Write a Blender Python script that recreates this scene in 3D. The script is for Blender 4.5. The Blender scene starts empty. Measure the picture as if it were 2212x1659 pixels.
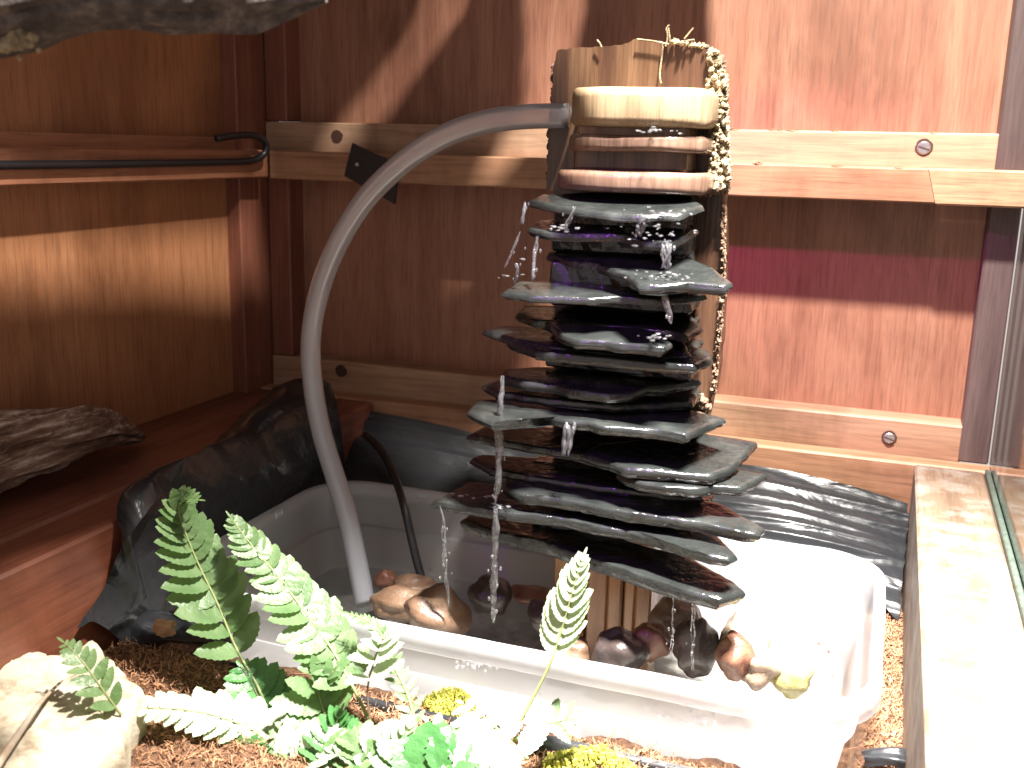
import bpy, bmesh, math, random
from math import sin, cos, pi, radians, sqrt
from mathutils import Vector, Matrix, noise
random.seed(7)
S = bpy.context.scene
COL = S.collection
ZO = 0.40                      # camera height over the cabinet floor; all modelling below is relative to the camera

# ------------------------------------------------------------------ camera
F, YAW, PIT, ROL = 2231.07, radians(19.95), radians(77.0545), radians(1.367)   # pixels of a 2212 px wide picture
CX, CY = 1106.0, 829.5
RC = (Matrix.Rotation(YAW, 3, 'Z') @ Matrix.Rotation(PIT, 3, 'X') @ Matrix.Rotation(ROL, 3, 'Z'))
cam = bpy.data.objects.new('camera', bpy.data.cameras.new('camera'))
COL.objects.link(cam)
cam.matrix_world = Matrix.Translation((0, 0, ZO)) @ RC.to_4x4()
cam.data.sensor_width = 36.0
cam.data.lens = 36.0 * F / 2212.0
cam.data.clip_start, cam.data.clip_end = 0.02, 50
cam.data.dof.use_dof = True
cam.data.dof.focus_distance = 0.68
cam.data.dof.aperture_fstop = 11
S.camera = cam

# ------------------------------------------------------------------ world, lamps, exposure
W = bpy.data.worlds.new('World'); S.world = W; W.use_nodes = True
W.node_tree.nodes['Background'].inputs[0].default_value = (0.72, 0.62, 0.58, 1)
W.node_tree.nodes['Background'].inputs[1].default_value = 0.85
S.view_settings.view_transform = 'Standard'
S.view_settings.look = 'None'
S.view_settings.exposure = 0.28
S.view_settings.gamma = 1.0
S.cycles.use_denoising = True
S.cycles.max_bounces = 10
S.cycles.transparent_max_bounces = 24
S.cycles.caustics_reflective = False
S.cycles.caustics_refractive = False
S.cycles.sample_clamp_indirect = 6.0
LAMP = Vector((-0.03, 0.50, 0.56))
def spot(name, loc, target, power, color, size, blend, radius):
    d = bpy.data.lights.new(name, 'SPOT')
    d.energy, d.color, d.spot_size, d.spot_blend, d.shadow_soft_size = power, color, radians(size), blend, radius
    o = bpy.data.objects.new(name, d); COL.objects.link(o)
    o.location = Vector(loc) + Vector((0, 0, ZO))
    o.rotation_euler = (Vector(target) - Vector(loc)).to_track_quat('-Z', 'Y').to_euler()
    return o
spot('terrarium_spot_lamp', LAMP, (-0.04, 0.57, -0.33), 118.0, (1.0, 0.93, 0.84), 112, 1.0, 0.019)
for k in range(4):      # a short bar of four emitters over the tub
    spot('tub_lamp_emitter', (-0.04 + .04 * k, 0.44, 0.55), (-0.055 + .014 * k, 0.52, -0.33), 64.0, (1.0, 0.96, 0.93), 48, 1.0, 0.008)
spot('violet_grow_lamp', (-0.45, 0.60, 0.185), (0.0, 0.90, -0.10), 9.0, (0.85, 0.08, 0.60), 30, 0.4, 0.010)
spot('violet_tower_fill', (-0.22, 0.30, 0.16), (-0.15, 0.64, -0.17), 2.2, (0.50, 0.06, 1.0), 38, 0.8, 0.006)  # added second violet light for purple glints on slates and trays

# ------------------------------------------------------------------ pixel -> direction helpers (2212 px wide picture)
def ray(x, y):
    return RC @ Vector(((x - CX) / F, -(y - CY) / F, -1.0))
def onY(x, y, Y): d = ray(x, y); return d * (Y / d.y)
def onX(x, y, X): d = ray(x, y); return d * (X / d.x)
def onZ(x, y, Z): d = ray(x, y); return d * (Z / d.z)
def onP(x, y, p, n): d = ray(x, y); return d * (p.dot(n) / d.dot(n))

# ------------------------------------------------------------------ object helpers
ORG = {}
def tag(o, label=None, cat=None, group=None, kind=None):
    if label: o['label'] = label
    if cat: o['category'] = cat
    if group: o['group'] = group
    if kind: o['kind'] = kind
    return o
def empty(name, loc, label=None, cat=None, group=None, kind=None):
    o = bpy.data.objects.new(name, None); COL.objects.link(o)
    o.empty_display_size = 0.02
    o.location = (loc[0], loc[1], loc[2] + ZO); ORG[o.name] = Vector(loc)
    return tag(o, label, cat, group, kind)
def mk(name, vs, fs, mat, parent=None, smooth=False):
    vs = [Vector(v) for v in vs]
    lo = Vector([min(v[i] for v in vs) for i in range(3)]); hi = Vector([max(v[i] for v in vs) for i in range(3)])
    org = Vector(((lo.x + hi.x) / 2, (lo.y + hi.y) / 2, lo.z))
    me = bpy.data.meshes.new(name)
    me.from_pydata([v - org for v in vs], [], fs); me.update()
    if smooth: me.polygons.foreach_set('use_smooth', [True] * len(me.polygons))
    me.materials.append(mat)
    o = bpy.data.objects.new(name, me); COL.objects.link(o)
    if parent:
        o.parent = parent; o.location = org - ORG[parent.name]
    else:
        o.location = org + Vector((0, 0, ZO))
    ORG[o.name] = org
    return o
def mkbm(name, bm, mat, parent=None, smooth=False):
    bm.verts.index_update()
    vs = [v.co.copy() for v in bm.verts]; fs = [[v.index for v in f.verts] for f in bm.faces]
    bm.free()
    return mk(name, vs, fs, mat, parent, smooth)
def bbox(bm, x0, x1, y0, y1, z0, z1, bev=0.0012, seg=1):
    g = bmesh.ops.create_cube(bm, size=1.0)
    vs = g['verts']
    for v in vs:
        v.co = Vector((x0 + (v.co.x + .5) * (x1 - x0), y0 + (v.co.y + .5) * (y1 - y0), z0 + (v.co.z + .5) * (z1 - z0)))
    if bev:
        es = list({e for v in vs for e in v.link_edges})
        bmesh.ops.bevel(bm, geom=es, offset=bev, segments=seg, affect='EDGES', profile=.5)
def box(name, x0, x1, y0, y1, z0, z1, mat, parent=None, bev=0.0012, seg=1):
    bm = bmesh.new(); bbox(bm, x0, x1, y0, y1, z0, z1, bev, seg)
    return mkbm(name, bm, mat, parent)
def tube(pts, rad, n=10, cap=True):
    """verts, faces of a tube through pts; rad number or list"""
    pts = [Vector(p) for p in pts]; m = len(pts)
    if not hasattr(rad, '__len__'): rad = [rad] * m
    vs, fs = [], []; up = None
    for i, p in enumerate(pts):
        t = (pts[min(i + 1, m - 1)] - pts[max(i - 1, 0)]).normalized()
        if up is None:
            up = t.cross(Vector((0.31, 0.2, 0.93)))
            if up.length < 1e-3: up = t.cross(Vector((1, 0, 0)))
        up = (up - t * up.dot(t)).normalized(); s = t.cross(up)
        for k in range(n):
            a = 2 * pi * k / n
            vs.append(p + (up * cos(a) + s * sin(a)) * rad[i])
    for i in range(m - 1):
        for k in range(n):
            a, b = i * n + k, i * n + (k + 1) % n
            fs.append((a, b, b + n, a + n))
    if cap:
        fs.append(tuple(range(n))[::-1]); fs.append(tuple(range((m - 1) * n, m * n)))
    return vs, fs
def spline(pts, k=8):
    pts = [Vector(p) for p in pts]; out = []
    for i in range(len(pts) - 1):
        p0, p1, p2, p3 = pts[max(i - 1, 0)], pts[i], pts[i + 1], pts[min(i + 2, len(pts) - 1)]
        for j in range(k):
            t = j / k
            out.append(.5 * ((2 * p1) + (p2 - p0) * t + (2 * p0 - 5 * p1 + 4 * p2 - p3) * t * t + (3 * p1 - p0 - 3 * p2 + p3) * t ** 3))
    out.append(pts[-1]); return out
def nz(p, s, seed=0): return noise.noise(Vector(p) * s + Vector((seed * 7.3, seed * 3.1, seed * 1.7)))
def join(parts):
    vs, fs = [], []
    for v, f in parts:
        b = len(vs); vs += list(v); fs += [tuple(i + b for i in q) for q in f]
    return vs, fs
def blob(c, r, seed, amp=.25, sc=1.0, u=12, v=8):
    """lumpy ellipsoid; r = (rx, ry, rz)"""
    c = Vector(c); vs, fs = [], []
    def pt(a, b):
        d = Vector((cos(a) * cos(b), sin(a) * cos(b), sin(b)))
        k = 1 + amp * nz(d, 1.3 * sc, seed)
        return c + Vector((d.x * r[0], d.y * r[1], d.z * r[2])) * k
    for j in range(1, v):
        for i in range(u): vs.append(pt(2 * pi * i / u, -pi / 2 + pi * j / v))
    bo, to = len(vs), len(vs) + 1
    vs += [pt(0, -pi / 2), pt(0, pi / 2)]
    for j in range(v - 2):
        for i in range(u):
            a, b = j * u + i, j * u + (i + 1) % u
            fs.append((a, b, b + u, a + u))
    for i in range(u):
        fs.append((bo, (i + 1) % u, i)); fs.append((to, (v - 2) * u + i, (v - 2) * u + (i + 1) % u))
    return vs, fs

# ------------------------------------------------------------------ materials
def base(name):
    m = bpy.data.materials.new(name); m.use_nodes = True
    nt = m.node_tree; b = nt.nodes['Principled BSDF']
    return m, nt, b
def N(nt, t, **kw):
    n = nt.nodes.new(t)
    for k, v in kw.items(): setattr(n, k, v)
    return n
def ramp(nt, fac, stops):
    r = N(nt, 'ShaderNodeValToRGB'); e = r.color_ramp.elements
    while len(e) < len(stops): e.new(.5)
    for q, (p, c) in zip(e, stops): q.position = p; q.color = (*c, 1)
    nt.links.new(fac, r.inputs[0]); return r.outputs[0]
def coords(nt, scale, rnd=True):
    g = N(nt, 'ShaderNodeNewGeometry'); mp = N(nt, 'ShaderNodeMapping'); mp.inputs['Scale'].default_value = scale
    nt.links.new(g.outputs['Position'], mp.inputs['Vector'])
    if rnd:
        oi = N(nt, 'ShaderNodeObjectInfo'); mu = N(nt, 'ShaderNodeMath', operation='MULTIPLY'); mu.inputs[1].default_value = 31.0
        nt.links.new(oi.outputs['Random'], mu.inputs[0]); nt.links.new(mu.outputs[0], mp.inputs['Location'])
    return mp.outputs[0]
def noisef(nt, vec, scale, detail=5, rough=.55, dist=0.0):
    n = N(nt, 'ShaderNodeTexNoise'); n.inputs['Scale'].default_value = scale; n.inputs['Detail'].default_value = detail
    n.inputs['Roughness'].default_value = rough; n.inputs['Distortion'].default_value = dist
    nt.links.new(vec, n.inputs['Vector']); return n.outputs['Fac']
def bump(nt, b, h, strength, dist, sock='Normal'):
    n = N(nt, 'ShaderNodeBump'); n.inputs['Strength'].default_value = strength; n.inputs['Distance'].default_value = dist
    nt.links.new(h, n.inputs['Height']); nt.links.new(n.outputs[0], b.inputs[sock]); return n.outputs[0]
def mix(nt, fac, a, b, mode='MIX'):
    n = N(nt, 'ShaderNodeMix', data_type='RGBA', blend_type=mode)
    if isinstance(fac, (int, float)): n.inputs[0].default_value = fac
    else: nt.links.new(fac, n.inputs[0])
    for s, v in ((6, a), (7, b)):
        if isinstance(v, tuple): n.inputs[s].default_value = (*v, 1)
        else: nt.links.new(v, n.inputs[s])
    return n.outputs[2]
def wood(name, dark, mid, light, axis='z', rough=.45, grain=1.0, dust=None, bstr=.25):
    m, nt, b = base(name)
    st = {'x': (1, 22, 22), 'y': (22, 1, 22), 'z': (22, 22, 1)}[axis]
    v = coords(nt, tuple(s * grain for s in st))
    n1 = noisef(nt, v, 1.6, 6, .6, .6)
    st2 = {'x': (9, 160, 160), 'y': (160, 9, 160), 'z': (160, 160, 9)}[axis]
    v2 = coords(nt, tuple(s * grain for s in st2))
    n2 = noisef(nt, v2, 2.0, 3, .6)
    c = ramp(nt, n1, [(.28, dark), (.5, mid), (.74, light)])
    c2 = ramp(nt, n2, [(.30, (.45, .40, .36)), (.55, (1, 1, 1))])
    c = mix(nt, .55, c, c2, 'MULTIPLY')
    bl = noisef(nt, coords(nt, (9, 9, 4)), 1.0, 5, .65, .4)
    c = mix(nt, 1.0, c, ramp(nt, bl, [(.34, (.66, .62, .60)), (.52, (1, 1, 1)), (.75, (1.0, 1.0, 1.0))]), 'MULTIPLY')
    if dust:
        d = noisef(nt, coords(nt, (1, 1, 1)), 34, 6, .65)
        f = ramp(nt, d, [(.46, (0, 0, 0)), (.66, (.8, .8, .8))]); c = mix(nt, f, c, dust)
    nt.links.new(c, b.inputs['Base Color'])
    r = ramp(nt, n2, [(.2, (rough + .15,) * 3), (.8, (rough - .08,) * 3)]); nt.links.new(r, b.inputs['Roughness'])
    bump(nt, b, n2, bstr, .0012)
    return m
M = {}
M['panel'] = wood('mahogany_panel', (.235, .100, .064), (.305, .142, .092), (.375, .195, .130), 'z', .42, 1.7)
M['panel_l'] = wood('side_panel', (.32, .140, .065), (.365, .165, .080), (.40, .19, .095), 'z', .40, 1.7, None, .1)
M['rail'] = wood('rail_wood', (.28, .155, .095), (.37, .225, .145), (.45, .30, .20), 'x', .55)
M['rail_y'] = wood('rail_wood_side', (.26, .105, .058), (.36, .16, .09), (.44, .22, .13), 'y', .5)
M['stile'] = wood('stile_wood', (.15, .050, .032), (.20, .072, .044), (.25, .10, .062), 'z', .45)
M['stile_d'] = wood('dusty_dark_stile', (.055, .034, .034), (.085, .056, .054), (.12, .085, .08), 'z', .5, 1.5)
M['batten'] = wood('batten_wood', (.29, .145, .080), (.37, .20, .115), (.44, .265, .16), 'x', .55)
M['raw'] = wood('raw_wood', (.31, .175, .10), (.39, .24, .14), (.46, .31, .19), 'x', .65, 1.4)
M['sill'] = wood('dusty_sill', (.09, .055, .034), (.14, .092, .06), (.19, .135, .095), 'y', .6, 1.2, (.215, .205, .18))
M['sill_l'] = wood('dark_sill', (.10, .035, .02), (.16, .055, .032), (.22, .085, .05), 'y', .38, .8)
M['lip'] = wood('red_lip_wood', (.12, .036, .020), (.17, .055, .030), (.22, .078, .045), 'y', .4, .8)
M['slab'] = wood('log_wood', (.040, .018, .011), (.085, .042, .024), (.20, .120, .066), 'z', .30, 1.5)
M['cap'] = wood('pale_wood', (.21, .145, .085), (.30, .215, .13), (.38, .29, .18), 'z', .42, 1.8)
M['wet_cap'] = wood('wet_wood', (.11, .062, .044), (.18, .110, .078), (.27, .18, .13), 'z', .18, 1.2)
M['post'] = wood('wet_post', (.26, .115, .05), (.36, .18, .085), (.44, .24, .12), 'z', .22, .7)

def plain(name, col, rough=.5, metal=0.0, bs=0, bscale=200, var=0):
    m, nt, b = base(name)
    b.inputs['Base Color'].default_value = (*col, 1); b.inputs['Roughness'].default_value = rough; b.inputs['Metallic'].default_value = metal
    if bs or var:
        n = noisef(nt, coords(nt, (1, 1, 1)), bscale, 5, .6)
        if var:
            c = ramp(nt, n, [(.3, tuple(q * (1 - var) for q in col)), (.7, tuple(min(1, q * (1 + var)) for q in col))]); nt.links.new(c, b.inputs['Base Color'])
        if bs: bump(nt, b, n, bs, .002)
    return m
M['black'] = plain('black_rubber', (.012, .012, .014), .38, 0, .1, 300)
M['blackmetal'] = plain('black_plate', (.012, .010, .011), .5, 0, .1, 400)
M['steel'] = plain('dull_steel', (.42, .40, .42), .38, .9, .2, 500)
M['dark'] = plain('bored_hole', (.05, .02, .012), .8)
M['track'] = plain('track_plastic', (.055, .075, .06), .45, 0, .4, 250, .3)
M['glass_frame'] = plain('door_edge', (.05, .05, .045), .4)
def slate():
    m, nt, b = base('wet_slate')
    v = coords(nt, (1, 1, 1)); n1 = noisef(nt, v, 38, 6, .65); vl = coords(nt, (30, 30, 300)); n2 = noisef(nt, vl, 1.2, 5, .6)
    c = ramp(nt, n1, [(.3, (.008, .009, .0085)), (.55, (.017, .019, .018)), (.8, (.036, .040, .036))])
    nt.links.new(c, b.inputs['Base Color'])
    r = ramp(nt, n1, [(.35, (.10,) * 3), (.65, (.26,) * 3)]); nt.links.new(r, b.inputs['Roughness'])
    bump(nt, b, n2, .45, .0022); b.inputs['Specular IOR Level'].default_value = .3
    b.inputs['Coat Weight'].default_value = .7; b.inputs['Coat Roughness'].default_value = .13; b.inputs['Coat IOR'].default_value = 1.5
    w = noisef(nt, v, 150, 2, .5, .3); bump(nt, b, w, .6, .003, 'Coat Normal')
    return m
M['slate'] = slate()
def bark(name, a, b_, c_, rough=.8, st=(1, 1, 1)):
    m, nt, b = base(name)
    n1 = noisef(nt, coords(nt, st), 130, 6, .7)
    nt.links.new(ramp(nt, n1, [(.32, a), (.5, b_), (.68, c_)]), b.inputs['Base Color']); b.inputs['Roughness'].default_value = rough
    bump(nt, b, n1, .8, .004); return m
M['bark'] = bark('pale_bark_crust', (.07, .045, .028), (.27, .21, .12), (.46, .40, .27))
M['bark_b'] = bark('tan_bark', (.06, .03, .02), (.17, .10, .06), (.30, .20, .13))
M['bark_d'] = bark('dark_bark', (.04, .022, .014), (.10, .058, .036), (.19, .125, .08))
M['drift'] = bark('weathered_driftwood', (.05, .022, .015), (.17, .10, .07), (.55, .46, .40), .8, (1, .16, 1.4))
M['cork'] = bark('grey_cork_bark', (.022, .016, .015), (.060, .046, .040), (.14, .115, .10))
def tubmat():
    m, nt, b = base('frosted_plastic')
    out = nt.nodes['Material Output']
    b.inputs['Base Color'].default_value = (.78, .80, .83, 1); b.inputs['Roughness'].default_value = .2
    n = noisef(nt, coords(nt, (1, 1, 1), False), 60, 4, .6); bump(nt, b, n, .08, .002)
    spots = N(nt, 'ShaderNodeTexVoronoi'); spots.inputs['Scale'].default_value = 95; nt.links.new(coords(nt, (1, 1, 1), False), spots.inputs['Vector'])
    big = noisef(nt, coords(nt, (1, 1, 1), False), 16, 3, .6)
    sp = ramp(nt, spots.outputs['Distance'], [(.10, (.12, .10, .09)), (.17, (1, 1, 1))])
    gate = ramp(nt, big, [(.55, (0, 0, 0)), (.64, (.7, .7, .7))])
    nt.links.new(mix(nt, gate, (.78, .80, .83), mix(nt, 1.0, (.78, .80, .83), sp, 'MULTIPLY')), b.inputs['Base Color'])
    tl = N(nt, 'ShaderNodeBsdfTranslucent'); tl.inputs[0].default_value = (.78, .79, .82, 1)
    tr = N(nt, 'ShaderNodeBsdfTransparent'); tr.inputs[0].default_value = (.90, .90, .91, 1)
    m1 = N(nt, 'ShaderNodeMixShader'); m1.inputs[0].default_value = .52; nt.links.new(b.outputs[0], m1.inputs[1]); nt.links.new(tl.outputs[0], m1.inputs[2])
    m2 = N(nt, 'ShaderNodeMixShader'); m2.inputs[0].default_value = .42; nt.links.new(m1.outputs[0], m2.inputs[1]); nt.links.new(tr.outputs[0], m2.inputs[2])
    nt.links.new(m2.outputs[0], out.inputs['Surface']); return m
M['tub'] = tubmat()
def clear(name, tint, gl_rough, transp, body=None, bodyfac=0.0, bs=0, bscale=100, ior=1.33):
    m, nt, b = base(name); out = nt.nodes['Material Output']
    tr = N(nt, 'ShaderNodeBsdfTransparent'); tr.inputs[0].default_value = (*tint, 1)
    gl = N(nt, 'ShaderNodeBsdfGlossy'); gl.inputs['Roughness'].default_value = gl_rough; gl.inputs[0].default_value = (1, 1, 1, 1)
    fr = N(nt, 'ShaderNodeFresnel'); fr.inputs[0].default_value = ior
    if bs:
        n = noisef(nt, coords(nt, (1, 1, 1), False), bscale, 3, .5, .3)
        o = bump(nt, gl, n, bs, .004); nt.links.new(o, fr.inputs['Normal'])
    first = tr.outputs[0]
    if body:
        b.inputs['Base Color'].default_value = (*body, 1); b.inputs['Roughness'].default_value = .3
        tl = N(nt, 'ShaderNodeBsdfTranslucent'); tl.inputs[0].default_value = (*body, 1)
        mm = N(nt, 'ShaderNodeMixShader'); mm.inputs[0].default_value = .5; nt.links.new(b.outputs[0], mm.inputs[1]); nt.links.new(tl.outputs[0], mm.inputs[2])
        m0 = N(nt, 'ShaderNodeMixShader'); m0.inputs[0].default_value = bodyfac; nt.links.new(tr.outputs[0], m0.inputs[1]); nt.links.new(mm.outputs[0], m0.inputs[2]); first = m0.outputs[0]
    mx = N(nt, 'ShaderNodeMixShader'); nt.links.new(fr.outputs[0], mx.inputs[0]); nt.links.new(first, mx.inputs[1]); nt.links.new(gl.outputs[0], mx.inputs[2])
    nt.links.new(mx.outputs[0], out.inputs['Surface']); return m
M['water'] = clear('pond_water', (.84, .86, .85), .03, 1, (.45, .46, .46), .16, .9, 90)
M['stream'] = clear('falling_water', (.97, .97, .98), .08, 1, (.88, .89, .93), .10, 1.0, 200, 1.45)
M['foam'] = clear('foam_bubbles', (.95, .95, .97), .05, 1, (.8, .82, .86), .45, 0, 100, 1.4)
M['silt'] = plain('silty_floor', (.42, .40, .37), .45, 0, .2, 60, .5)
M['hose'] = clear('cloudy_vinyl', (.92, .92, .96), .07, 1, (.90, .92, .99), .58, .05, 90, 1.5)
M['glass'] = clear('door_glass', (.80, .84, .80), .05, 1, (.10, .10, .09), .25, 0, 100, 1.5)
def plastic():
    m, nt, b = base('black_polythene')
    b.inputs['Base Color'].default_value = (.014, .015, .017, 1); b.inputs['Roughness'].default_value = .28
    b.inputs['Specular IOR Level'].default_value = .4
    n = noisef(nt, coords(nt, (.35, 1, 1)), 48, 3, .5, 1.2); bump(nt, b, n, .45, .004); return m
M['poly'] = plastic()
def soilm():
    m, nt, b = base('coir_soil')
    n1 = noisef(nt, coords(nt, (1, 1, 1), False), 150, 6, .7)
    nt.links.new(ramp(nt, n1, [(.3, (.045, .020, .010)), (.52, (.15, .072, .036)), (.72, (.30, .165, .09))]), b.inputs['Base Color'])
    b.inputs['Roughness'].default_value = .9; bump(nt, b, n1, 1.0, .006); return m
M['soil'] = soilm()
M['fibre'] = plain('coir_fibre', (.27, .135, .068), .8, 0, 0, 90, .55)
M['moss'] = plain('green_moss', (.30, .29, .045), .7, 0, 0, 260, .6)
def leafm(name, a, c_, tr=.45):
    m, nt, b = base(name); out = nt.nodes['Material Output']
    n1 = noisef(nt, coords(nt, (1, 1, 1)), 60, 3, .5); col = ramp(nt, n1, [(.3, a), (.7, c_)])
    nt.links.new(col, b.inputs['Base Color']); b.inputs['Roughness'].default_value = .42
    n2 = noisef(nt, coords(nt, (1, 1, 1)), 420, 2, .5); bump(nt, b, n2, .35, .0012)
    tl = N(nt, 'ShaderNodeBsdfTranslucent'); nt.links.new(mix(nt, .5, col, (.26, .42, .12)), tl.inputs[0])
    mx = N(nt, 'ShaderNodeMixShader'); mx.inputs[0].default_value = tr
    nt.links.new(b.outputs[0], mx.inputs[1]); nt.links.new(tl.outputs[0], mx.inputs[2]); nt.links.new(mx.outputs[0], out.inputs['Surface']); return m
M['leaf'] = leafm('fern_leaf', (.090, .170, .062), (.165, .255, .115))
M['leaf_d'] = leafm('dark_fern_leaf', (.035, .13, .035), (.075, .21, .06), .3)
M['leaf_p'] = leafm('lit_fern_leaf', (.34, .42, .26), (.46, .52, .38), .3)  # fern leaf with the bleaching of the lamps put into its colour
M['stem'] = plain('fern_stem', (.17, .20, .075), .5)
M['stem_d'] = plain('brown_fern_stem', (.07, .04, .022), .5)
def stonem(name, a, c_, d, sc=35):
    m, nt, b = base(name)
    n1 = noisef(nt, coords(nt, (1, 1, 1)), sc, 5, .6, .5)
    nt.links.new(ramp(nt, n1, [(.3, a), (.5, c_), (.7, d)]), b.inputs['Base Color']); b.inputs['Roughness'].default_value = .4
    b.inputs['Coat Weight'].default_value = .2; b.inputs['Coat Roughness'].default_value = .15
    n2 = noisef(nt, coords(nt, (1, 1, 1)), 200, 5, .65); bump(nt, b, n2, .45, .002); return m
M['st_brown'] = stonem('brown_pebble', (.085, .048, .030), (.16, .095, .058), (.23, .15, .095))
M['st_dark'] = stonem('dark_pebble', (.022, .016, .015), (.045, .032, .028), (.085, .060, .046))
M['st_pale'] = stonem('pale_pebble', (.18, .11, .07), (.34, .27, .20), (.46, .42, .35), 25)
M['st_yel'] = stonem('yellow_pebble', (.22, .18, .045), (.31, .27, .085), (.36, .33, .19))
M['st_red'] = stonem('red_pebble', (.10, .024, .02), (.17, .070, .042), (.24, .14, .085))
def limem():
    m, nt, b = base('pale_limestone')
    n1 = noisef(nt, coords(nt, (1, 1, 1)), 45, 7, .65)
    nt.links.new(ramp(nt, n1, [(.34, (.22, .17, .11)), (.5, (.42, .38, .29)), (.7, (.50, .47, .39))]), b.inputs['Base Color'])
    b.inputs['Roughness'].default_value = .85; bump(nt, b, n1, .5, .005); return m
M['lime'] = limem()

# ------------------------------------------------------------------ the cabinet: back wall, side wall, sills, floor
YB, YR, YT, YS = .900, .873, .848, .853          # panel, rail, batten and skirting fronts
XL, XR = -.575, .0665                              # left wall rail front, inner edge of the right stile
box('cabinet_floor', -.64, .16, .05, .95, -.400, -.384, M['sill_l']).__setitem__('kind', 'structure')
bw = empty('back_wall', (-.25, YB, -.384), 'framed reddish brown wooden back wall of the cabinet with upper and lower panels', None, None, 'structure')
box('panel', -.552, XR + .004, YB, YB + .008, -.012, .46, M['panel'], bw, 0)
box('panel', -.552, XR + .004, YB, YB + .008, -.235, -.014, M['panel'], bw, 0)
box('rail', -.5745, XR + .001, YR, YB + .006, -.0105, .0178, M['rail'], bw, .0014)
box('rail', -.5745, XR + .001, YR + .0004, YB + .006, -.262, -.2095, M['rail'], bw, .0014)
box('stile', -.5742, -.551, YR + .0012, YB + .006, .0185, .46, M['stile'], bw)
box('stile', -.5742, -.551, YR + .0012, YB + .006, -.209, -.011, M['stile'], bw)
box('stile', XR, .0885, YR - .0006, YB + .006, -.2385, .46, M['stile_d'], bw)
box('batten', -.5548, .030, YT, YR + .0006, -.0345, -.0088, M['batten'], bw, .0012)
# split, paler end piece of the batten
bm = bmesh.new(); bbox(bm, .026, .13, YT - .0012, YR + .0006, -.0355, -.0086, .0015)
for v in bm.verts:
    if v.co.x < .05: v.co.x += (v.co.z + .03) * -.45 + .008 * nz(v.co, 300)
mkbm('batten_end', bm, M['raw'], bw)
box('skirting', -.600, .160, YS, YR + .0006, -.384, -.2388, M['batten'], bw, .0018)
def screw(px, Y, r, parent, hole=False):
    c = onY(*px, Y)
    bm = bmesh.new(); bmesh.ops.create_circle(bm, cap_ends=True, radius=r * 1.25, segments=20)
    for v in bm.verts: v.co = Vector((v.co.x * (1 + .25 * nz((v.co.x, v.co.y, px[0]), 300)), -.0005, v.co.y)) + c
    h = mkbm('screw_hole', bm, M['dark'], parent)
    if not hole:
        bm = bmesh.new(); bmesh.ops.create_cone(bm, cap_ends=True, radius1=r, radius2=r * .8, depth=.0012, segments=20)
        for v in bm.verts: v.co = Vector((v.co.x, -v.co.z - .0012, v.co.y)) + c + Vector((0, 0, -.0006))
        mkbm('screw_head', bm, M['steel'], h)
        bm = bmesh.new(); bbox(bm, c.x - r * .8, c.x + r * .8, c.y - .0022, c.y - .0019, c.z - .0012, c.z - .0002, 0)
        for v in bm.verts: v.co.z += (v.co.x - c.x) * -.3
        mkbm('screw_slot', bm, M['dark'], h)
screw((1996, 318), YR, .0052, bw); screw((1921, 945), YR, .0047, bw); screw((728, 295), YR, .0048, bw, True); screw((737, 801), YR, .005, bw, True)
# splinters along the sawn rail edge
pr = []
for k in range(26):
    x = random.uniform(-.30, .06); z0, yy = random.choice([(.0178, YR), (-.0088, YT), (-.0088, YT)])
    L = random.uniform(.003, .010)
    pr.append(tube([(x, yy + .001, z0 - .0004), (x + L * .5, yy - .0006, z0 + random.uniform(.0002, .0016)), (x + L, yy + .0004, z0 + random.uniform(-.0003, .001))], [.0003, .0005, .00015], 4))
tag(mk('splinters', *join(pr), M['raw'], bw), kind='stuff')

lw = empty('left_wall', (XL, .55, -.384), 'framed wooden left side wall of the cabinet with a horizontal batten', None, None, 'structure')
box('panel', -.598, -.590, .10, .842, -.012, .46, M['panel_l'], lw, 0)
box('panel', -.598, -.590, .10, .842, -.250, -.014, M['panel_l'], lw, 0)
box('stile', -.597, XL, .829, .8995, -.250, .46, M['stile'], lw)
box('rail', -.597, XL - .0005, .10, .828, -.0110, .002, M['rail_y'], lw)
box('batten', -.580, -.555, .10, .8472, -.0335, -.0085, M['rail_y'], lw)
ls = empty('left_sill', (-.51, .5, -.384), 'dark brown wooden sill along the left side wall', None, None, 'structure')
box('sill_board', -.600, -.4885, .10, .8525, -.384, -.2395, M['sill_l'], ls, .0025)
box('sill_lip', -.4875, -.449, .10, .8525, -.384, -.2405, M['lip'], ls, .002)
rs = empty('right_sill', (.06, .5, -.384), 'pale dusty wooden sill board beside the tub with a door track', None, None, 'structure')
box('sill_board', .0335, .0845, .10, .8525, -.384, -.2392, M['sill'], rs, .0018)
box('door_track', .0848, .0885, .10, .852, -.384, -.2365, M['track'], rs, .0008)
box('door_track', .0915, .0955, .10, .852, -.384, -.2365, M['track'], rs, .0008)
box('outer_board', .096, .16, .10, .852, -.384, -.2395, M['sill'], rs, .0018)
tag(box('glass_door', .0888, .0912, .10, .8665, -.236, .46, M['glass'], None, 0), 'sliding glass door pane standing in the green track of the sill', 'glass door')

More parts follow.
